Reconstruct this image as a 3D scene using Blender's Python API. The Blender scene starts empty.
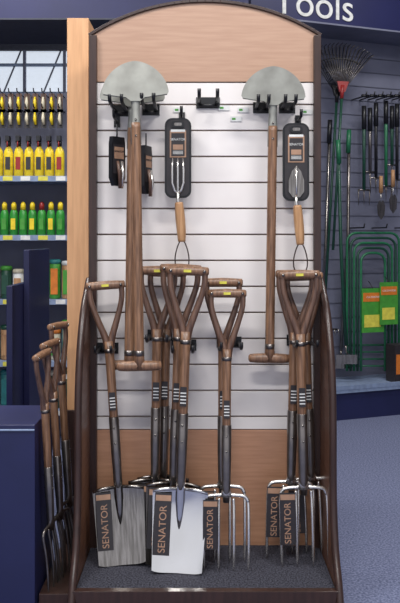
import bpy, math, random
from mathutils import Matrix, Vector
random.seed(4)
S=bpy.context.scene
S.view_settings.view_transform='Standard'
F=775.0; D=3.1; ZC=1.32; V0=240.0
def W(u,v,y):
    d=D+y
    return Vector(((u-200)*d/F, y, ZC-(v-V0)*d/F))
def lin(c):
    return tuple(((x/255)/12.92 if x/255<=0.04045 else ((x/255+0.055)/1.055)**2.4) for x in c)+(1,)
def mat(name,c,rough=0.5,metal=0.0,c2=None,scale=30,stretch=(1,1,1),bump=0.0,spec=0.5,detail=3,lo=0.35,hi=0.65,emit=0,rvar=None):
    m=bpy.data.materials.new(name); m.use_nodes=True
    nt=m.node_tree; b=nt.nodes['Principled BSDF']
    b.inputs['Base Color'].default_value=lin(c); b.inputs['Roughness'].default_value=rough
    b.inputs['Metallic'].default_value=metal; b.inputs['Specular IOR Level'].default_value=spec
    if emit:
        b.inputs['Emission Color'].default_value=lin(c); b.inputs['Emission Strength'].default_value=emit
    if c2 is None: c2=tuple(x*0.9 for x in c)
    tc=nt.nodes.new('ShaderNodeTexCoord'); mp=nt.nodes.new('ShaderNodeMapping'); mp.inputs['Scale'].default_value=stretch
    n=nt.nodes.new('ShaderNodeTexNoise'); n.inputs['Scale'].default_value=scale; n.inputs['Detail'].default_value=detail
    r=nt.nodes.new('ShaderNodeValToRGB'); r.color_ramp.elements[0].position=lo; r.color_ramp.elements[1].position=hi
    r.color_ramp.elements[0].color=lin(c2); r.color_ramp.elements[1].color=lin(c)
    L=nt.links.new
    L(tc.outputs['Object'],mp.inputs['Vector']); L(mp.outputs[0],n.inputs['Vector']); L(n.outputs['Fac'],r.inputs[0]); L(r.outputs[0],b.inputs['Base Color'])
    if rvar:
        mr=nt.nodes.new('ShaderNodeMapRange'); mr.inputs[1].default_value=0.35; mr.inputs[2].default_value=0.65
        mr.inputs[3].default_value=rvar[0]; mr.inputs[4].default_value=rvar[1]
        L(n.outputs['Fac'],mr.inputs[0]); L(mr.outputs[0],b.inputs['Roughness'])
    if bump:
        bp=nt.nodes.new('ShaderNodeBump'); bp.inputs['Strength'].default_value=bump; bp.inputs['Distance'].default_value=0.003
        L(n.outputs['Fac'],bp.inputs['Height']); L(bp.outputs[0],b.inputs['Normal'])
    return m
M_beech=mat('beech_veneer',(184,148,124),0.45,c2=(174,137,114),scale=6,stretch=(1,1,14))
M_beechl=mat('beech_lower_panel',(184,138,108),0.4,c2=(170,124,95),scale=6,stretch=(1,1,14))
M_beech2=mat('beech_light',(226,174,126),0.45,c2=(212,160,114),scale=6,stretch=(14,14,1))
M_slat=mat('slat_cream',(230,224,220),0.5,c2=(224,217,213),scale=5)
M_groove=mat('groove_brown',(142,126,116),0.7)
M_dkbrown=mat('dark_brown_frame',(62,42,36),0.35,c2=(50,34,29),scale=8,stretch=(10,10,1))
M_midbrown=mat('mid_brown_panel',(108,74,58),0.35,c2=(92,60,46),scale=8,stretch=(10,10,1))
M_wood=mat('ash_handle',(142,106,80),0.38,c2=(98,70,52),scale=14,stretch=(8,8,0.6),bump=0.1)
M_woodl=mat('pale_ash',(190,146,104),0.45,c2=(160,118,80),scale=14,stretch=(8,8,0.6))
M_woodd=mat('dark_ash',(110,82,67),0.35,c2=(76,54,45),scale=14,stretch=(8,8,0.6),bump=0.1)
M_steel=mat('polished_steel',(240,237,232),0.2,1.0,c2=(222,219,214),scale=9,stretch=(1,1,0.6),bump=0.3,rvar=(0.10,0.26),detail=1)
M_tine=mat('bright_tine_steel',(236,232,226),0.25,0.9,c2=(216,212,206),scale=8)
M_steelp=mat('weathered_steel',(158,158,150),0.42,0.65,c2=(128,127,120),scale=9,bump=0.15)
M_steeld=mat('brushed_steel',(160,154,148),0.26,1.0,c2=(124,119,113),scale=10,stretch=(12,1,1))
M_sock=mat('socket_steel',(140,133,128),0.28,0.9,c2=(108,102,99),scale=12)
M_black=mat('black_plastic',(22,22,26),0.4,c2=(16,16,19))
M_label=mat('label_black',(46,41,43),0.45,c2=(40,36,38))
M_copper=mat('copper_print',(172,134,108),0.5)
M_white=mat('white_paper',(226,226,222),0.6)
M_yellow=mat('yellow_sticker',(222,212,80),0.5)
M_carpd=mat('dark_carpet',(84,84,94),0.95,c2=(36,36,42),scale=160,bump=0.6,spec=0.1,detail=4)
M_floor=mat('blue_grey_carpet',(126,132,158),0.95,c2=(84,89,115),scale=110,bump=0.5,spec=0.1,detail=5)
M_navy=mat('navy_laminate',(32,36,78),0.45,c2=(28,32,70),scale=4)
M_navyd=mat('navy_sign',(27,30,78),0.5,c2=(24,27,72),scale=4)
M_grey=mat('grey_panel',(116,118,136),0.6,c2=(106,108,126),scale=5)
M_greyd=mat('dark_grey_panel',(66,68,80),0.7)
M_line=mat('panel_line',(86,88,104),0.7)
M_wall=mat('plaster_grey',(120,122,134),0.8)
M_ceil=mat('ceiling_tile',(196,198,202),0.8)
M_shelf=mat('shelf_bluegrey',(134,150,178),0.4)
M_green=mat('green_powder',(34,110,72),0.4)
M_dgreen=mat('dark_green',(26,72,54),0.4)
M_lgreen=mat('label_green',(70,150,52),0.5)
M_bgreen=mat('bottle_green',(44,140,48),0.35)
M_yb=mat('bottle_yellow',(236,206,40),0.35)
M_red=mat('red_plastic',(150,36,34),0.4)
M_orange=mat('orange_print',(214,120,40),0.5)
M_teal=mat('teal_card',(40,120,120),0.5)
M_cream=mat('cream_pot',(216,206,180),0.5)
M_window=mat('frosted_glazing',(204,212,222),0.4,emit=0.9)

class B:
    def __init__(s,name): s.name=name; s.v=[]; s.f=[]; s.m=[]; s.sm=[]; s.mats=[]
    def mi(s,m):
        if m not in s.mats: s.mats.append(m)
        return s.mats.index(m)
    def add(s,vs,fs,m,smooth=False,M=None):
        o=len(s.v)
        for p in vs:
            p=Vector(p)
            s.v.append(M@p if M is not None else p)
        k=s.mi(m)
        for f in fs: s.f.append([i+o for i in f]); s.m.append(k); s.sm.append(smooth)
    def box(s,x0,x1,y0,y1,z0,z1,m,M=None):
        vs=[(x,y,z) for x in(x0,x1) for y in(y0,y1) for z in(z0,z1)]
        s.add(vs,[(0,1,3,2),(4,6,7,5),(0,4,5,1),(2,3,7,6),(0,2,6,4),(1,5,7,3)],m,False,M)
    def tube(s,pts,r,m,seg=10,closed=False,sx=1.0,M=None,up=None):
        pts=[Vector(p) for p in pts]; n=len(pts)
        if not isinstance(r,(list,tuple)): r=[r]*n
        vs=[];fs=[]
        prev=None
        for i,p in enumerate(pts):
            if closed: t=pts[(i+1)%n]-pts[i-1]
            else: t=pts[min(i+1,n-1)]-pts[max(i-1,0)]
            t.normalize()
            if prev is None:
                a=Vector(up) if up else (Vector((0,1,0)) if abs(t.y)<0.9 else Vector((1,0,0)))
            else: a=prev
            a=(a-t*a.dot(t)).normalized(); prev=a
            b=t.cross(a)
            for j in range(seg):
                th=2*math.pi*j/seg
                vs.append(p+a*math.cos(th)*r[i]*sx+b*math.sin(th)*r[i])
        k=n if closed else n-1
        for i in range(k):
            for j in range(seg):
                a0=i*seg+j; a1=i*seg+(j+1)%seg; i2=(i+1)%n
                fs.append((a0,a1,i2*seg+(j+1)%seg,i2*seg+j))
        if not closed:
            fs.append(tuple(reversed(range(seg)))); fs.append(tuple(range((n-1)*seg,n*seg)))
        s.add(vs,fs,m,True,M)
    def extr(s,poly,y0,y1,m,M=None,axis='y'):
        n=len(poly)
        if axis=='y': vs=[(a,y0,b) for a,b in poly]+[(a,y1,b) for a,b in poly]
        else: vs=[(y0,a,b) for a,b in poly]+[(y1,a,b) for a,b in poly]
        fs=[tuple(range(n)),tuple(reversed(range(n,2*n)))]+[(i,i+n,(i+1)%n+n,(i+1)%n) for i in range(n)]
        s.add(vs,fs,m,False,M)
    def lathe(s,prof,m,c=(0,0,0),seg=12,sx=1,sy=1,M=None):
        vs=[];fs=[]
        for r,z in prof:
            for j in range(seg):
                t=2*math.pi*j/seg
                vs.append((c[0]+r*math.cos(t)*sx,c[1]+r*math.sin(t)*sy,c[2]+z))
        for i in range(len(prof)-1):
            for j in range(seg): fs.append((i*seg+j,i*seg+(j+1)%seg,(i+1)*seg+(j+1)%seg,(i+1)*seg+j))
        fs.append(tuple(reversed(range(seg)))); fs.append(tuple(range((len(prof)-1)*seg,len(prof)*seg)))
        s.add(vs,fs,m,True,M)
    def text(s,t,size,m,M,ext=0.0004,align='CENTER'):
        cu=bpy.data.curves.new('t','FONT'); cu.body=t; cu.size=size; cu.extrude=ext; cu.align_x=align; cu.align_y='CENTER'
        ob=bpy.data.objects.new('t',cu); S.collection.objects.link(ob)
        bpy.context.view_layer.update()
        me=bpy.data.meshes.new_from_object(ob.evaluated_get(bpy.context.evaluated_depsgraph_get()))
        s.add([v.co.copy() for v in me.vertices],[tuple(p.vertices) for p in me.polygons],m,False,M)
        bpy.data.objects.remove(ob); bpy.data.meshes.remove(me)
    def build(s,bevel=0,M=None):
        me=bpy.data.meshes.new(s.name); me.from_pydata([tuple(v) for v in s.v],[],s.f)
        for m in s.mats: me.materials.append(m)
        for i,p in enumerate(me.polygons): p.material_index=s.m[i]; p.use_smooth=s.sm[i]
        me.validate(); me.update()
        import bmesh
        bm=bmesh.new(); bm.from_mesh(me); bmesh.ops.recalc_face_normals(bm,faces=bm.faces); bm.to_mesh(me); bm.free()
        ob=bpy.data.objects.new(s.name,me); S.collection.objects.link(ob)
        if bevel:
            md=ob.modifiers.new('bevel','BEVEL'); md.width=bevel; md.segments=2; md.limit_method='ANGLE'; md.angle_limit=math.radians(50)
        if M is not None: ob.matrix_basis=M
        return ob
TX=Matrix(((1,0,0,0),(0,0,-1,0),(0,1,0,0),(0,0,0,1)))
def T(x,y,z): return Matrix.Translation((x,y,z))

# ================= ROOM =================
b=B('floor'); b.box(-5,5,-4.5,7,-0.05,0,M_floor); b.build()
b=B('ceiling'); b.box(-5,5,-4.5,7,4.2,4.25,M_ceil); b.build()
b=B('wall_right'); b.box(5,5.1,-4.5,7,0,4.2,M_wall); b.build()
b=B('wall_left'); b.box(-5.1,-5,-4.5,7,0,4.2,M_wall); b.build()
b=B('wall_back')
yb=6.0
zt=W(0,50,yb).z; zb=W(0,135,yb).z
b.box(-5,5,yb+0.0,yb+0.1,0,zb,M_greyd); b.box(-5,5,yb,yb+0.1,zt,4.2,M_greyd); b.box(-0.6,5,yb,yb+0.1,zb,zt,M_wall)
b.build()
b=B('window_1')
b.box(-5,-0.6,yb+0.06,yb+0.08,zb,zt,M_window)
for i in range(10):
    x=-4.9+i*0.47
    b.box(x,x+0.03,yb-0.0,yb+0.05,zb,zt,M_grey)
    b.tube([(x+0.03,yb+0.03,zb),(x+0.44,yb+0.03,zt)],0.010,M_wall,seg=6)
for k in range(3):
    z=zb+(zt-zb)*(k+.5)/3
    b.box(-5,-0.6,yb+0.01,yb+0.05,z-0.02,z+0.012,M_shelf)
b.build()

# ================= DISPLAY STAND =================
b=B('tool_display_stand')
xl=W(90,0,0).x; xr=W(320,0,0).x; xc=(xl+xr)/2
z_slt=W(0,82,0).z; z_slb=W(0,430,0).z; PZ=0.10
ztop=W(0,3,0).z; zsh=W(0,37,0).z
b.box(xl+0.01,xr-0.01,0.010,0.03,PZ,z_slt,M_groove)
b.box(xl+0.01,xr-0.01,-0.002,0.0125,PZ-0.02,z_slb,M_beechl)
p=26/250
zg=W(0,104.5,0).z
edges=[z_slt]+[zg-i*p for i in range(13)]+[z_slb]
for a,c in zip(edges[:-1],edges[1:]):
    if a-c>0.015: b.box(xl+0.01,xr-0.01,0.0,0.0125,c+0.0032,a-0.0032,M_slat)
h=(xr-xl)/2; sag=ztop-zsh; R=(h*h+sag*sag)/(2*sag); cz=ztop-R; am=math.asin(h/R)
arc=[(xc+R*math.sin(-am+2*am*i/32),cz+R*math.cos(-am+2*am*i/32)) for i in range(33)]
b.extr([(xr,z_slt),(xl,z_slt)]+arc,-0.004,0.028,M_beech)
R2=R+0.012
arc2=[(xc+R2*math.sin(-am+2*am*i/32),cz+R2*math.cos(-am+2*am*i/32)) for i in range(33)]
for i in range(32):
    a0,a1,c0,c1=arc[i],arc[i+1],arc2[i],arc2[i+1]
    b.extr([a0,a1,c1,c0],-0.014,0.034,M_dkbrown)
b.box(xl,xl+0.03,-0.03,0.034,0,zsh,M_dkbrown); b.box(xr-0.028,xr,-0.03,0.034,0,zsh,M_dkbrown)
zs=W(0,292,0).z
prof=[(0,zs+0.05),(-0.05,zs+0.01),(-0.14,zs-0.06),(-0.22,zs-0.18),(-0.265,zs-0.32),(-0.28,zs-0.48),(-0.28,zs-0.62),(-0.29,zs-0.76),(-0.33,zs-0.9),(-0.40,zs-1.0),(-0.45,0.0)]
def smooth(pts,n=4):
    out=[]
    P=[pts[0]]+list(pts)+[pts[-1]]
    for i in range(1,len(P)-2):
        for j in range(n):
            t=j/n
            out.append(tuple(0.5*((2*P[i][k])+(-P[i-1][k]+P[i+1][k])*t+(2*P[i-1][k]-5*P[i][k]+4*P[i+1][k]-P[i+2][k])*t*t+(-P[i-1][k]+3*P[i][k]-3*P[i+1][k]+P[i+2][k])*t**3) for k in range(len(P[0]))))
    out.append(tuple(pts[-1])); return out
pr=smooth(prof)
for xa,xb in((xl-0.012,xl+0.004),(xr-0.004,xr+0.012)):
    for i in range(len(pr)-1):
        (y0,z0),(y1,z1)=pr[i],pr[i+1]
        b.extr([(0.02,z0),(y0,z0),(y1,z1),(0.02,z1)],xa,xb,M_midbrown,axis='x')
    xm=(xa+xb)/2
    b.tube([(xm,y,z) for y,z in pr],0.014,M_dkbrown,seg=8)
b.box(xl+0.004,xr-0.004,-0.40,0.0,0.03,PZ-0.006,M_dkbrown)
b.box(xl+0.006,xr-0.006,-0.39,0.0,PZ-0.006,PZ,M_carpd)
b.box(xl-0.005,xr+0.005,-0.42,-0.39,0.0,PZ+0.004,M_dkbrown)
b.build(bevel=0.0015)

# ================= HOOKS =================
def hook(u,v,name='slatwall_hook',L=0.2,w=0.05,arms=2,r=0.006):
    c=W(u,v,0); b=B(name)
    b.box(c.x-w/2-0.012,c.x+w/2+0.012,-0.006,0.0,c.z-0.022,c.z+0.022,M_black)
    xs=[c.x-w/2,c.x+w/2] if arms==2 else [c.x]
    for x in xs:
        b.tube([(x,0,c.z),(x,-L*0.5,c.z),(x,-L*0.92,c.z+0.004),(x,-L,c.z+0.014),(x,-L-0.004,c.z+0.03)],r,M_black,seg=8)
    b.tube([(c.x-w/2,-0.012,c.z-0.012),(c.x+w/2,-0.012,c.z-0.012)],r,M_black,seg=8)
    return b.build()
hook(151,110,L=0.20,w=0.045,r=0.007); hook(121,111,L=0.20,w=0.045,r=0.007); hook(208,103,L=0.14,w=0.07,r=0.007)
hook(261,108,L=0.13,w=0.04,r=0.007); hook(287,108,L=0.13,w=0.04,r=0.007)
hook(182,118,L=0.1,w=0.0,arms=1); hook(298,121,L=0.1,w=0.0,arms=1)
for u,v in((160,335),(184,345),(229,342),(299,340)): hook(u,v,'tool_support_hook',L=0.24,w=0.075)
hook(108,348,'tool_support_hook',L=0.16,w=0.06)

# ================= TOOLS =================
TL=1.10
def yd_handle(b,wood,dark=False,tag=True):
    b.tube([(0,0,0.40),(0,0,0.60),(0,0,0.80),(0,0,0.86)],[0.0175,0.0175,0.0185,0.021],wood,seg=14)
    for sg in(-1,1):
        pts=smooth([(sg*0.004,0,0.82),(sg*0.012,0,0.87),(sg*0.036,0,0.94),(sg*0.058,0,1.01),(sg*0.064,0,1.05),(sg*0.062,0,1.085)],3)
        n=len(pts); b.tube(pts,[0.0165-0.005*min(1,i/(n*0.5)) for i in range(n)],M_woodd if dark else wood,seg=10)
    b.tube([(-0.078,0,1.082),(-0.074,0,1.082),(-0.05,0,1.082),(0,0,1.083),(0.05,0,1.082),(0.074,0,1.082),(0.078,0,1.082)],[0.010,0.0155,0.017,0.018,0.017,0.0155,0.010],wood,seg=12)
    for sg in(-1,1): b.tube([(sg*0.062,-0.0185,1.082),(sg*0.062,0.0185,1.082)],0.006,M_steeld,seg=8)
    b.tube([(0,0,0.815),(0,0,0.83)],[0.0205,0.0215],M_sock,seg=14)
    b.tube([(0,0,0.26),(0,0,0.32),(0,0,0.42),(0,0,0.56),(0,0,0.562)],[0.013,0.017,0.0195,0.020,0.018],M_sock,seg=14)
    for z in(0.46,0.52): b.tube([(0,-0.023,z),(0,0.023,z)],0.004,M_steeld,seg=6)
    if tag:
        b.box(-0.012,0.012,-0.0215,-0.0185,0.59,0.66,M_label)
        for i in range(4): b.box(-0.0105,0.0105,-0.0222,-0.0215,0.600+i*0.012,0.604+i*0.012,M_white)
        b.box(-0.014,0.014,-0.0195,-0.0165,1.077,1.087,M_yellow)
def spade(bm,name='garden_spade',tag=True,low=0.0):
    b=B(name); nx,nz=16,20
    crank=lambda t: -0.050*(1-t)**1.6
    def pt(i,j,o):
        s=-1+2*i/nx; t=j/nz
        w=0.090+0.011*t
        zb=0.0+0.010*abs(s)**5
        ztp=0.285-0.008*abs(s)**3
        z=zb+(ztp-zb)*t
        y=-0.014*(s*s)+crank(t)
        return (s*w,y+o,z)
    vs=[pt(i,j,0) for j in range(nz+1) for i in range(nx+1)]+[pt(i,j,0.003) for j in range(nz+1) for i in range(nx+1)]
    N=(nx+1)*(nz+1); fs=[]
    for j in range(nz):
        for i in range(nx):
            a=j*(nx+1)+i; q=(a,a+1,a+nx+2,a+nx+1); fs.append(q); fs.append(tuple(N+k for k in reversed(q)))
    b.add(vs,fs,bm,True)
    ring=[i for i in range(nx+1)]+[j*(nx+1)+nx for j in range(1,nz+1)]+[nz*(nx+1)+i for i in range(nx-1,-1,-1)]+[j*(nx+1) for j in range(nz-1,0,-1)]
    rv=[vs[a] for a in ring]+[vs[a+N] for a in ring]; k=len(ring)
    b.add(rv,[(i,i+k,(i+1)%k+k,(i+1)%k) for i in range(k)],bm,False)
    for sg in(-1,1):
        b.tube([(sg*0.018,-0.002,0.287),(sg*0.06,-0.008,0.285),(sg*0.100,-0.015,0.278)],[0.007,0.007,0.006],bm,seg=8)
    b.tube([(0,-0.013,0.14),(0,-0.008,0.19),(0,-0.001,0.25),(0,0,0.30),(0,0,0.36)],[0.004,0.012,0.0185,0.0175,0.018],bm,seg=14,sx=0.8)
    yd_handle(b,M_wood,True,tag)
    if tag:
        ang=math.atan2(0.037,0.22)
        LM=T(0,-0.0135,0.165)@Matrix.Rotation(-ang,4,'X')
        b.box(-0.090,-0.03,-0.019,-0.0175,-0.11,0.105,M_label,LM)
        b.box(-0.088,-0.032,-0.0196,-0.019,0.078,0.098,M_copper,LM)
        b.text('SENATOR',0.037,M_copper,LM@T(-0.058,-0.0195,-0.02)@TX@Matrix.Rotation(math.pi/2,4,'Z'))
    return b
def fork(bm,name='digging_fork',tag=True):
    b=B(name)
    xs=[-0.088,-0.03,0.03,0.088]
    for k,x in enumerate(xs):
        pts=smooth([(x*0.98,-0.012,0.0),(x,-0.016,0.08),(x,-0.012,0.18),(x*0.99,-0.002,0.25),(x*0.93,0,0.275)],3)
        n=len(pts); b.tube(pts,[0.0015+0.006*min(1,i/3.0) if i<3 else 0.0062 for i in range(n)],bm,seg=8)
    b.tube(smooth([(-0.086,0,0.262),(-0.076,0,0.281),(-0.05,0,0.287),(0,0,0.289),(0.05,0,0.287),(0.076,0,0.281),(0.086,0,0.262)],3),0.0075,bm,seg=8)
    b.tube([(0,0,0.283),(0,0,0.31),(0,0,0.36)],[0.026,0.016,0.017],bm,seg=14,sx=0.7)
    yd_handle(b,M_wood,True,tag)
    if tag:
        b.box(-0.092,-0.034,-0.027,-0.024,0.085,0.275,M_label)
        b.box(-0.09,-0.036,-0.0278,-0.027,0.25,0.27,M_copper)
        b.text('SENATOR',0.034,M_copper,T(-0.063,-0.0275,0.165)@TX@Matrix.Rotation(math.pi/2,4,'Z'))
    return b
def place(ob,bot,top,L=TL,twist=0):
    d=Vector(top)-Vector(bot); s=d.length/L; z=d.normalized()
    x=Vector((1,0,0)); x=(x-z*x.dot(z)).normalized(); y=z.cross(x)
    R=Matrix((x,y,z)).transposed().to_4x4()
    ob.matrix_basis=Matrix.Translation(bot)@R@Matrix.Rotation(twist,4,'Z')@Matrix.Scale(s,4)
def dup(ob):
    o=ob.copy(); S.collection.objects.link(o); return o
def bot(u,y,z=PZ): return Vector(((u-200)*(D+y)/F,y,z+0.003))
sp_d=spade(M_steeld).build(); place(sp_d,bot(123,-0.155),W(105,281,-0.11),twist=math.radians(4))
sp_s=spade(M_steel).build(); place(sp_s,bot(178,-0.22),W(188,266,-0.20),twist=math.radians(-3))
o=dup(sp_d); place(o,bot(171,-0.155),W(181,264,-0.145))
o=dup(sp_d); place(o,bot(154,-0.105),W(158,266,-0.10))
o=dup(sp_d); place(o,bot(162,-0.052),W(167,268,-0.05))
fk=fork(M_tine).build(); place(fk,bot(226,-0.24),W(227,289,-0.175))
o=dup(fk); place(o,bot(222,-0.16),W(223,278,-0.12))
place(dup(fk),bot(305,-0.20),W(299,270,-0.165))
place(dup(fk),bot(289,-0.13),W(296,270,-0.105))
place(dup(fk),bot(314,-0.08),W(303,272,-0.055))

def edger():
    b=B('half_moon_edger')
    b.tube([(-0.082,0,0.018),(-0.076,0,0.018),(-0.05,0,0.018),(0,0,0.019),(0.05,0,0.018),(0.076,0,0.018),(0.082,0,0.018)],[0.009,0.016,0.0185,0.0195,0.0185,0.016,0.009],M_wood,seg=14)
    b.tube([(0,0,0.01),(0,0,0.06),(0,0,0.3),(0,0,0.9),(0,0,0.92)],[0.021,0.0185,0.018,0.018,0.017],M_wood,seg=14)
    b.tube([(0,0,0.055),(0,0,0.075)],[0.0195,0.0192],M_sock,seg=14)
    b.tube([(0,0,0.84),(0,0,0.90),(0,0,0.96),(0,0,1.0),(0,0,1.03),(0,0,1.08)],[0.020,0.0195,0.016,0.018,0.021,0.006],M_steelp,seg=14,sx=0.6)
    hw=0.124; sgt=0.117
    pts=[]
    for i in range(41):
        c=math.cos(math.pi*i/40); x=hw*c
        Rr=(hw*hw+sgt*sgt)/(2*sgt)
        zc_=math.sqrt(max(Rr*Rr-x*x,0))-(Rr-sgt)
        pts.append((x,1.034+0.86*zc_+0.14*sgt*(1-abs(c)**1.3)))
    poly=pts+[(-0.119,1.026),(-0.035,1.014),(-0.018,1.0),(0.018,1.0),(0.035,1.014),(0.119,1.026)]
    b.extr(poly,-0.0155,-0.0115,M_steelp)
    for sg in(-1,1): b.tube([(sg*0.03,-0.010,1.016),(sg*0.118,-0.010,1.028)],0.005,M_steelp,seg=8)
    for z in(0.87,0.93): b.tube([(0,-0.022,z),(0,0.022,z)],0.004,M_steeld,seg=6)
    return b.build()
EL=1.151
e1=edger(); place(e1,W(139.5,371,-0.24),W(135,62,-0.18),L=EL,twist=math.radians(3))
place(dup(e1),W(129,370,-0.10),W(133,68,-0.07),L=EL)
place(dup(e1),W(269.5,363,-0.09),W(273.5,67,-0.08),L=EL)

def hand_tool(kind,u,v0,v1,y,name):
    b=B(name)
    c=W(u,v0,y); L=(v1-v0)*(D+y)/F; 
    def rr(w,h,r,cx,cz,n=6):
        out=[]
        for (sx,sz,a0) in((1,1,0),(-1,1,90),(-1,-1,180),(1,-1,270)):
            for i in range(n+1):
                a=math.radians(a0+90*i/n); out.append((cx+sx*(w/2-r)+r*math.cos(a),cz+sz*(h/2-r)+r*math.sin(a)))
        return out
    zc=-L/2
    b.extr(rr(0.104,L,0.03,0,zc),0,0.012,M_black)
    b.extr(rr(0.088,L-0.016,0.024,0,zc),-0.004,0,M_label)
    b.extr(rr(0.05,0.026,0.012,0,-0.026),-0.010,-0.003,M_black)
    b.extr(rr(0.03,0.012,0.005,0,-0.026),-0.012,-0.009,M_steeld)
    b.box(-0.032,0.032,-0.006,-0.004,-0.155,-0.050,M_copper)
    b.box(-0.026,0.026,-0.007,-0.005,-0.15,-0.06,M_label); b.text('SENATOR',0.013,M_white,T(0,-0.0075,-0.085)@TX)
    b.box(-0.02,0.02,-0.0078,-0.007,-0.125,-0.105,M_copper)
    for k in range(3): b.box(-0.02,0.02,-0.0078,-0.007,-0.142+k*0.005,-0.140+k*0.005,M_white)
    b.box(-0.028,0.028,-0.0068,-0.006,-0.055,-0.046,M_white)
    if kind==0:
        for x in(-0.022,0,0.022):
            b.tube([(x*0.9,-0.02,-0.16),(x,-0.024,-0.20),(x,-0.018,-0.255),(x*0.6,-0.012,-0.285),(0,-0.010,-0.295)],[0.002,0.0045,0.005,0.005,0.005],M_tine,seg=8)
    else:
        b.extr([(0,-0.17),(0.018,-0.19),(0.03,-0.225),(0.03,-0.27),(0.014,-0.292),(-0.014,-0.292),(-0.03,-0.27),(-0.03,-0.225),(-0.018,-0.19)],-0.014,-0.011,M_steeld)
        b.tube([(0,-0.014,-0.17),(0,-0.016,-0.24),(0,-0.012,-0.29)],0.004,M_tine,seg=8)
    b.tube([(0,-0.010,-0.285),(0,-0.010,-L-0.01),(0.004,-0.012,-L-0.03)],[0.006,0.008,0.009],M_tine,seg=10)
    b.tube(smooth([(0.004,-0.012,-L-0.018),(0.006,-0.012,-L-0.045),(0.010,-0.012,-L-0.09),(0.014,-0.012,-L-0.14),(0.015,-0.012,-L-0.172)],3),[0.012+0.007*math.sin(math.pi*(0.15+0.75*i/12)) for i in range(13)],M_woodl,seg=12)
    zc=-L-0.225
    b.tube([(0.016+0.026*math.sin(t)*(1-0.35*math.cos(t)),-0.012,zc+0.062*math.cos(t)) for t in [2*math.pi*i/24 for i in range(24)]],0.0028,M_dkbrown,seg=6,closed=True)
    b.box(-0.006,0.006,-0.003,0.02,-0.03,-0.01,M_black)
    return b.build(M=Matrix.Translation(c))
hand_tool(0,178,118,198,-0.06,'hand_fork'); hand_tool(1,296,123,201,-0.06,'hand_trowel')
def pruner_pack(u,v0,v1,y,tw,name,lab):
    b=B(name); L=(v1-v0)*(D+y)/F
    b.extr([(-0.03,0),(0.03,0),(0.034,-0.03),(0.034,-L+0.03),(0.02,-L),(-0.02,-L),(-0.034,-L+0.03),(-0.034,-0.03)],-0.01,0.01,M_black)
    b.box(-0.028,0.028,-0.012,-0.01,-L*0.75,-0.03,M_label); b.box(-0.024,0.024,-0.0128,-0.012,-L*0.45,-0.04,lab)
    b.text('SENATOR',0.011,M_label,T(0,-0.0132,-L*0.3)@TX)
    b.tube([(-0.01,-0.014,-L*0.5),(-0.005,-0.022,-L*0.75),(0,-0.018,-L-0.01)],[0.006,0.008,0.007],M_woodd,seg=8)
    b.tube([(0.012,-0.014,-L*0.5),(0.012,-0.022,-L*0.75),(0.006,-0.018,-L-0.01)],[0.006,0.008,0.007],M_tine,seg=8)
    b.tube([(0,0,0.0),(0,0,0.05)],0.003,M_black,seg=6)
    return b.build(M=Matrix.Translation(W(u,v0,y))@Matrix.Rotation(tw,4,'Z'))
pruner_pack(117,137,186,-0.10,math.radians(48),'secateurs_pack',M_copper)
pruner_pack(146,146,194,-0.05,math.radians(68),'secateurs_pack',M_copper)
hook(117,122,L=0.12,w=0.0,arms=1); 
b=B('price_tags')
for u,v in((179,110),(236,119),(224,108),(307,112),(243,110)):
    c=W(u,v,0); b.box(c.x-0.022,c.x+0.022,-0.004,0.0,c.z-0.010,c.z+0.010,M_white); b.box(c.x-0.016,c.x-0.002,-0.0046,-0.004,c.z-0.004,c.z+0.004,M_lgreen)
b.build()

# ================= NEIGHBOUR PILLAR + TOOLS (left) =================
b=B('side_display_panel')
x0=W(67,0,0.15).x; x1=W(88.5,0,0.15).x
b.box(x0,x1,0.15,0.75,W(0,410,0.15).z,W(0,18,0.15).z,M_beech2)
b.box(x0-0.01,x1,0.14,0.8,0,W(0,410,0.15).z,M_dkbrown)
b.box(-0.578,x1-0.0,-0.32,0.14,0,0.05,M_dkbrown)
b.build(bevel=0.002)
z0=0.05
fn=fork(M_sock,tag=False).build(); place(fn,bot(54,-0.24,z0),W(42,351,-0.32),twist=math.radians(76))
place(dup(fn),bot(64,-0.16,z0),W(50,340,-0.20),twist=math.radians(72))
place(dup(fn),bot(73,-0.07,z0),W(58,322,-0.04),twist=math.radians(70))

b=B('navy_display_bin')
xb=-0.586; yn=-0.35
b.box(-1.6,xb,yn,-0.02,0,W(0,425,yn).z,M_navy)
b.box(-1.6,xb,yn-0.005,yn+0.001,W(0,431,yn).z,W(0,429,yn).z,M_shelf)
b.build(bevel=0.004)
b=B('shelf_end_panel')
b.box(-0.93,-0.90,0.62,1.15,0,1.10,M_navy); b.box(-0.90,-0.87,0.85,1.38,0,1.27,M_navy)
b.build(bevel=0.003)

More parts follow.
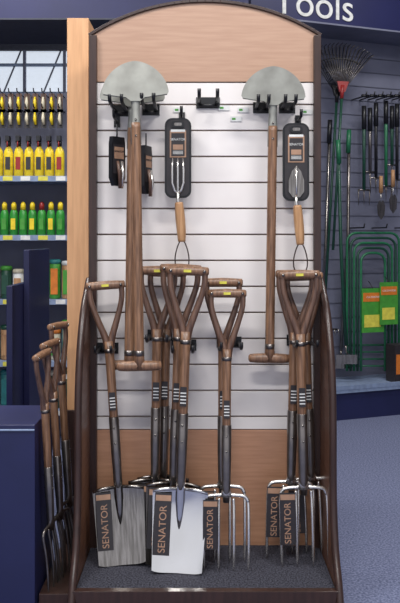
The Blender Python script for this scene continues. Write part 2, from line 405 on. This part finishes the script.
# ================= LEFT GONDOLA =================
yf=1.75; ybk=2.15; gx0=-1.75; gx1=-0.80
b=B('shelving_unit')
b.box(gx0,gx1+0.1,ybk,ybk+0.03,0,W(0,93,ybk).z,M_grey)
shz=[W(0,177,yf).z,W(0,236,yf).z,W(0,300,yf).z,W(0,362,yf).z,0.25]
for z in shz:
    b.box(gx0,gx1,yf,ybk,z-0.02,z,M_shelf); b.box(gx0,gx1,yf-0.012,yf,z-0.028,z+0.006,M_shelf)
    for i in range(7): b.box(gx0+0.3+i*0.11,gx0+0.36+i*0.11,yf-0.014,yf-0.011,z-0.024,z+0.003,M_white if i%2 else M_yellow)
b.box(gx1,gx1+0.03,ybk-0.1,ybk+0.03,0,W(0,93,ybk).z,M_navy)
b.build()
def X(u,y): return (u-200)*(D+y)/F
b=B('yellow_spray_bottles')
for row,yy in enumerate((yf+0.07,yf+0.16)):
    for i in range(9):
        x=X(-22+i*10.2,yy); z=shz[0]+0.001
        b.lathe([(0.025,0),(0.031,0.006),(0.031,0.15),(0.026,0.175),(0.012,0.195),(0.012,0.205)],M_yb,(x,yy,z),seg=12,sy=0.8)
        b.lathe([(0.014,0.198),(0.014,0.232)],M_black,(x,yy,z),seg=8); b.box(x-0.012,x+0.012,yy-0.04,yy+0.015,z+0.23,z+0.262,M_black)
        b.tube([(x,yy-0.03,z+0.235),(x,yy-0.036,z+0.21),(x,yy-0.03,z+0.19)],0.004,M_red,seg=6)
        b.box(x-0.015,x+0.015,yy-0.0262,yy-0.02,z+0.05,z+0.13,M_label if i%4 else M_red)
b.build()
b=B('green_feed_bottles')
for row,yy in enumerate((yf+0.06,yf+0.15)):
    for i in range(9):
        x=X(-14+i*9.3,yy); z=shz[1]+0.001
        b.lathe([(0.023,0),(0.028,0.006),(0.028,0.13),(0.023,0.155),(0.012,0.17)],M_bgreen,(x,yy,z),seg=12,sy=0.8)
        b.lathe([(0.017,0.164),(0.017,0.2),(0.008,0.215)],M_yb if i!=6 else M_red,(x,yy,z),seg=10)
        b.box(x-0.014,x+0.014,yy-0.0242,yy-0.02,z+0.04,z+0.11,M_yb if i%2 else M_lgreen)
b.build()
b=B('plant_food_tubs')
cols=[M_cream,M_dgreen,M_woodl,M_teal,M_white,M_orange,M_lgreen]
for s in(2,3,4):
    for i in range(8):
        x=X(-18+i*12.2,yf+0.1); z=shz[s]+0.001; c=cols[(i*3+s)%7]; hh=0.15+0.08*random.random()
        b.lathe([(0.032,0),(0.036,0.01),(0.036,hh),(0.03,hh+0.01)],c,(x,yf+0.1,z),seg=12)
        b.lathe([(0.038,hh),(0.038,hh+0.02),(0.03,hh+0.028)],cols[(i+s*2)%7],(x,yf+0.1,z),seg=12)
        b.box(x-0.022,x+0.022,yf+0.061,yf+0.068,z+0.03,z+hh-0.03,cols[(i+s+4)%7])
b.build()
b=B('hanging_hose_fittings')
for r,v in enumerate((97,112)):
    for i in range(10):
        p0=W(-8+i*8,v,ybk-0.02); x=p0.x; z=p0.z
        b.tube([(x,ybk,z),(x,ybk-0.22,z),(x,ybk-0.23,z+0.02)],0.004,M_black,seg=6)
        b.box(x-0.018,x+0.018,ybk-0.17,ybk-0.165,z-0.13,z-0.005,M_label if r else M_woodd)
        b.tube([(x,ybk-0.18,z-0.03),(x,ybk-0.185,z-0.07),(x+0.004,ybk-0.18,z-0.11)],[0.006,0.012,0.008],M_cream if i%2 else M_yb,seg=8)
b.build()

# ================= FASCIA SIGNS =================
b=B('fascia_sign')
yl=1.7; zl=W(0,18,yl).z
b.box(-3,0.30,yl,yl+0.08,zl,zl+0.7,M_navyd); b.box(-3,0.30,yl+0.0,yl+0.6,zl-0.01,zl,M_greyd)
b.build()
A=Vector((0.36,2.37,0)); Bp=Vector((1.70,2.88,0)); e=(Bp-A).normalized(); n=Vector((e.y,-e.x,0))
GM=Matrix(((e.x,-n.x,0,A.x),(e.y,-n.y,0,A.y),(0,0,1,0),(0,0,0,1)))
def G(u,v,off):
    a=(u-200)/F
    t=(off+A.x*n.x+(D+A.y)*n.y)/(a*n.x+n.y)
    return Vector((a*t,-D+t,ZC-(v-V0)*t/F))
def GL(u,v,off):
    return GM.inverted()@G(u,v,off)
b=B('tools_fascia_sign')
zf=2.915
b.box(0,3.2,0,0.08,zf,zf+0.8,M_navyd); b.box(0,3.2,0.0,0.35,zf-0.012,zf,M_grey)
pt=GL(315,5,0.01); b.text('Tools',0.29,M_white,T(pt.x,-0.004,pt.z)@TX,ext=0.003)
b.build(M=GM)
b=B('tool_wall_unit')
b.box(-0.3,3.2,0.35,0.40,0,zf-0.0,M_grey)
for i in range(22): 
    z=0.36+i*0.115
    b.box(-0.3,3.2,0.345,0.351,z,z+0.006,M_line)
for x in (0.62,1.95): b.box(x,x+0.03,0.33,0.352,0.26,zf-0.05,M_shelf)
b.box(-0.3,3.2,-0.05,0.35,0.0,0.20,M_navy); b.box(-0.3,3.2,-0.07,0.35,0.20,0.235,M_shelf)
b.box(-0.3,3.2,-0.073,-0.06,0.225,0.255,M_shelf)
b.build(M=GM)

def leaf_rake(u,v,ub,vb,off,mt,mh,name='leaf_rake',sc=1.0):
    b=B(name); c=G(u,v,off); bt=G(ub,vb,off)
    ax=(c-bt).normalized(); sx=Vector((ax.z,0,-ax.x)).normalized()
    b.tube([bt,c],0.010,M_dgreen,seg=8)
    b.tube([c-ax*0.05,c+ax*0.05],[0.014,0.018],mh,seg=8)
    q=[c-sx*0.02+n*0.008,c+sx*0.02+n*0.008,c+sx*0.045+ax*0.08+n*0.008,c-sx*0.045+ax*0.08+n*0.008]
    b.add(q+[k_-n*0.016 for k_ in q],[(0,1,2,3),(7,6,5,4),(0,4,5,1),(1,5,6,2),(2,6,7,3),(3,7,4,0)],mh)
    N=17
    for i in range(N):
        a=math.radians(-36+72*i/(N-1))
        dr=ax*math.cos(a)+sx*math.sin(a); Lr=0.40*sc
        q=c+dr*Lr
        b.tube([c,c+dr*0.2*sc,q,q+dr*0.01+n*0.04],[0.003,0.004,0.004,0.003],mt,seg=6)
    for rr_ in(0.2,0.30):
        b.tube([c+(ax*math.cos(a)+sx*math.sin(a))*rr_*sc-n*0.004 for a in [math.radians(-32+64*k/10) for k in range(11)]],0.005,M_black,seg=6)
    b.build()
leaf_rake(337,96,325,300,-0.20,M_black,M_black,sc=0.98)
leaf_rake(342,92,333,250,-0.12,M_sock,M_red,sc=0.85)
def long_tool(pts,mh,mg,name,head=None):
    b=B(name); P=[G(*p) for p in pts]; b.tube(P,0.013,mh,seg=8)
    d=(P[-1]-P[0]).normalized()
    b.tube([P[0]-d*0.0,P[0]+d*0.18],[0.018,0.019],mg,seg=8)
    if head=='hoe':
        q=P[-1]; b.tube([q,q+Vector((0,0,-0.04)),q+Vector((0.02,0,-0.1))],[0.01,0.008,0.006],M_sock,seg=8)
        b.box(q.x-0.08,q.x+0.08,q.y-0.03,q.y-0.02,q.z-0.14,q.z-0.07,M_steeld)
    if head=='rake':
        q=P[-1]; b.tube([q-e*0.14,q+e*0.14],0.008,M_sock,seg=8)
        for i in range(9):
            r=q+e*(-0.135+i*0.034); b.tube([r,r+n*0.03,r+n*0.04+Vector((0,0,-0.05))],[0.005,0.005,0.002],M_sock,seg=6)
    if head=='fork':
        q=P[-1]; b.tube([q-e*0.05,q,q+e*0.05],0.007,M_sock,seg=8)
        for i in(-1,0,1): b.tube([q+e*0.05*i,q+e*0.05*i+Vector((0,0,-0.12))],[0.006,0.002],M_sock,seg=6)
    b.build()
long_tool([(338,140,-0.12),(341,250,-0.12),(346,345,-0.12)],M_dgreen,M_green,'garden_hoe','hoe')
long_tool([(330,120,-0.26),(326,240,-0.26),(321,330,-0.26)],M_steeld,M_black,'garden_rake','rake')
long_tool([(349,130,-0.27),(348,240,-0.27),(341,350,-0.27)],M_sock,M_green,'garden_hoe','hoe')
for u,vt,vb_,mh in((364,106,190,M_dgreen),(376,103,178,M_black),(386,101,186,M_green),(397,104,180,M_black),(370,108,172,M_sock),(392,106,165,M_dgreen)):
    long_tool([(u,vt,-0.2),(u,vb_,-0.2)],mh,M_black,'long_reach_cultivator','fork')
b=B('display_pegs')
for u in(352,360,368,376,384,392,399):
    p0=G(u,100,-0.34); b.tube([p0,p0+n*0.2,p0+n*0.21+Vector((0,0,0.03))],0.006,M_black,seg=6)
    b.tube([p0+n*0.19-e*0.03,p0+n*0.19+e*0.03],0.012,M_black,seg=6)
for u in(350,372,395):
    p0=G(u,228,-0.34); b.tube([p0,p0+n*0.2,p0+n*0.21+Vector((0,0,0.03))],0.006,M_black,seg=6)
b.build()
def small(u,v,name):
    b=B(name); c=G(u,v,-0.12)
    b.tube([c,c-Vector((0,0,0.13))],[0.014,0.017],M_woodl,seg=8); b.tube([c-Vector((0,0,0.12)),c-Vector((0,0,0.2))],0.006,M_tine,seg=8)
    Lx=[c-Vector((0,0,0.19))+e*a-Vector((0,0,h_)) for a,h_ in((-0.02,0),(-0.035,0.04),(-0.03,0.11),(0,0.15),(0.03,0.11),(0.035,0.04),(0.02,0))]
    vs=Lx+[q+n*0.004 for q in Lx]; k=len(Lx)
    b.add(vs,[tuple(range(k)),tuple(reversed(range(k,2*k)))]+[(i,i+k,(i+1)%k+k,(i+1)%k) for i in range(k)],M_steeld)
    b.build()
small(393,170,'planting_trowel'); small(381,176,'planting_trowel')
def hoops(u0,u1,vt,vb_,off,name='green_kneeler_frame'):
    b=B(name)
    for k in range(5):
        a0=u0+k*3.5; a1=u1-k*3.5; vv=vt+k*5; r=9
        P=[(a0,vb_),(a0,(vt+vb_)/2),(a0,vv+r)]
        P+=[(a0+r-r*math.cos(t),vv+r-r*math.sin(t)) for t in(0.4,0.8,1.2,1.57)]
        P+=[(a1-r+r*math.sin(t),vv+r-r*math.cos(t)) for t in(0.0,0.4,0.8,1.2)]
        P+=[(a1,vv+r),(a1,(vt+vb_)/2),(a1,vb_)]
        b.tube([G(p[0],p[1],off+k*0.018) for p in P],0.010,M_green if k%2==0 else M_dgreen,seg=8)
    for vv in(345,352,359,366):
        b.tube([G(u0,vv,off),G(u1,vv,off)],0.006,M_green,seg=6)
    b.build()
hoops(347,399,233,371,-0.2)
b=B('product_card')
for u0,u1,v0,v1,o_ in((362,384,288,333,-0.09),(380,398,282,325,-0.07)):
    p1=GL(u0,v1,o_); p2=GL(u1,v0,o_)
    b.box(p1.x,p2.x,p1.y,p1.y+0.006,p1.z,p2.z,M_lgreen)
    h_=p2.z-p1.z; b.box(p1.x+0.01,p2.x-0.01,p1.y-0.002,p1.y,p2.z-h_*0.3,p2.z-h_*0.1,M_orange)
    b.box(p1.x+0.02,p2.x-0.03,p1.y-0.002,p1.y,p1.z+h_*0.12,p1.z+h_*0.4,M_yellow)
    b.text('CULTIVATOR',0.02,M_white,T((p1.x+p2.x)/2,p1.y-0.003,p2.z-h_*0.2)@TX)
    b.tube([((p1.x+p2.x)/2,p1.y+0.003,p2.z),((p1.x+p2.x)/2,p1.y+0.06,p2.z+0.05)],0.003,M_black,seg=6)
b.build(M=GM)
b=B('boxed_bulb_planter')
p1=GL(392,374,-0.02); b.box(p1.x,p1.x+0.2,p1.y-0.04,p1.y+0.08,0.236,0.52,M_label); b.box(p1.x+0.01,p1.x+0.19,p1.y-0.042,p1.y-0.04,0.30,0.45,M_orange)
b.build(M=GM)

# ================= LIGHTS =================
def area(name,loc,sx,sy,e_,col=(1,1,1),rot=(0,0,0)):
    l=bpy.data.lights.new(name,'AREA'); l.shape='RECTANGLE'; l.size=sx; l.size_y=sy; l.energy=e_; l.color=col
    o=bpy.data.objects.new(name,l); o.location=loc; o.rotation_euler=rot; S.collection.objects.link(o)
for i,(x,y,en) in enumerate(((-1.6,-1.6,74),(1.0,-1.6,74),(-0.3,-3.2,95),(-1.7,0.7,85),(1.6,1.2,55),(0,4.2,30))):
    b=B('ceiling_light_fixture'); b.box(x-0.65,x+0.65,y-0.18,y+0.18,4.10,4.2,M_white); b.build()
    area('fluorescent_panel',(x,y,4.09),1.2,0.3,en,(1,0.99,0.98))
w=bpy.data.worlds.new('world'); S.world=w; w.use_nodes=True
w.node_tree.nodes['Background'].inputs[0].default_value=(0.86,0.89,1.0,1); w.node_tree.nodes['Background'].inputs[1].default_value=0.9
# ================= CAMERA =================
cd=bpy.data.cameras.new('camera'); cam=bpy.data.objects.new('camera',cd); S.collection.objects.link(cam)
cam.location=(0,-D,ZC); cam.rotation_euler=(math.pi/2,0,0)
cd.sensor_fit='VERTICAL'; cd.sensor_height=36; cd.lens=36*F/603; cd.shift_y=-(301.5-V0)/603
S.camera=cam
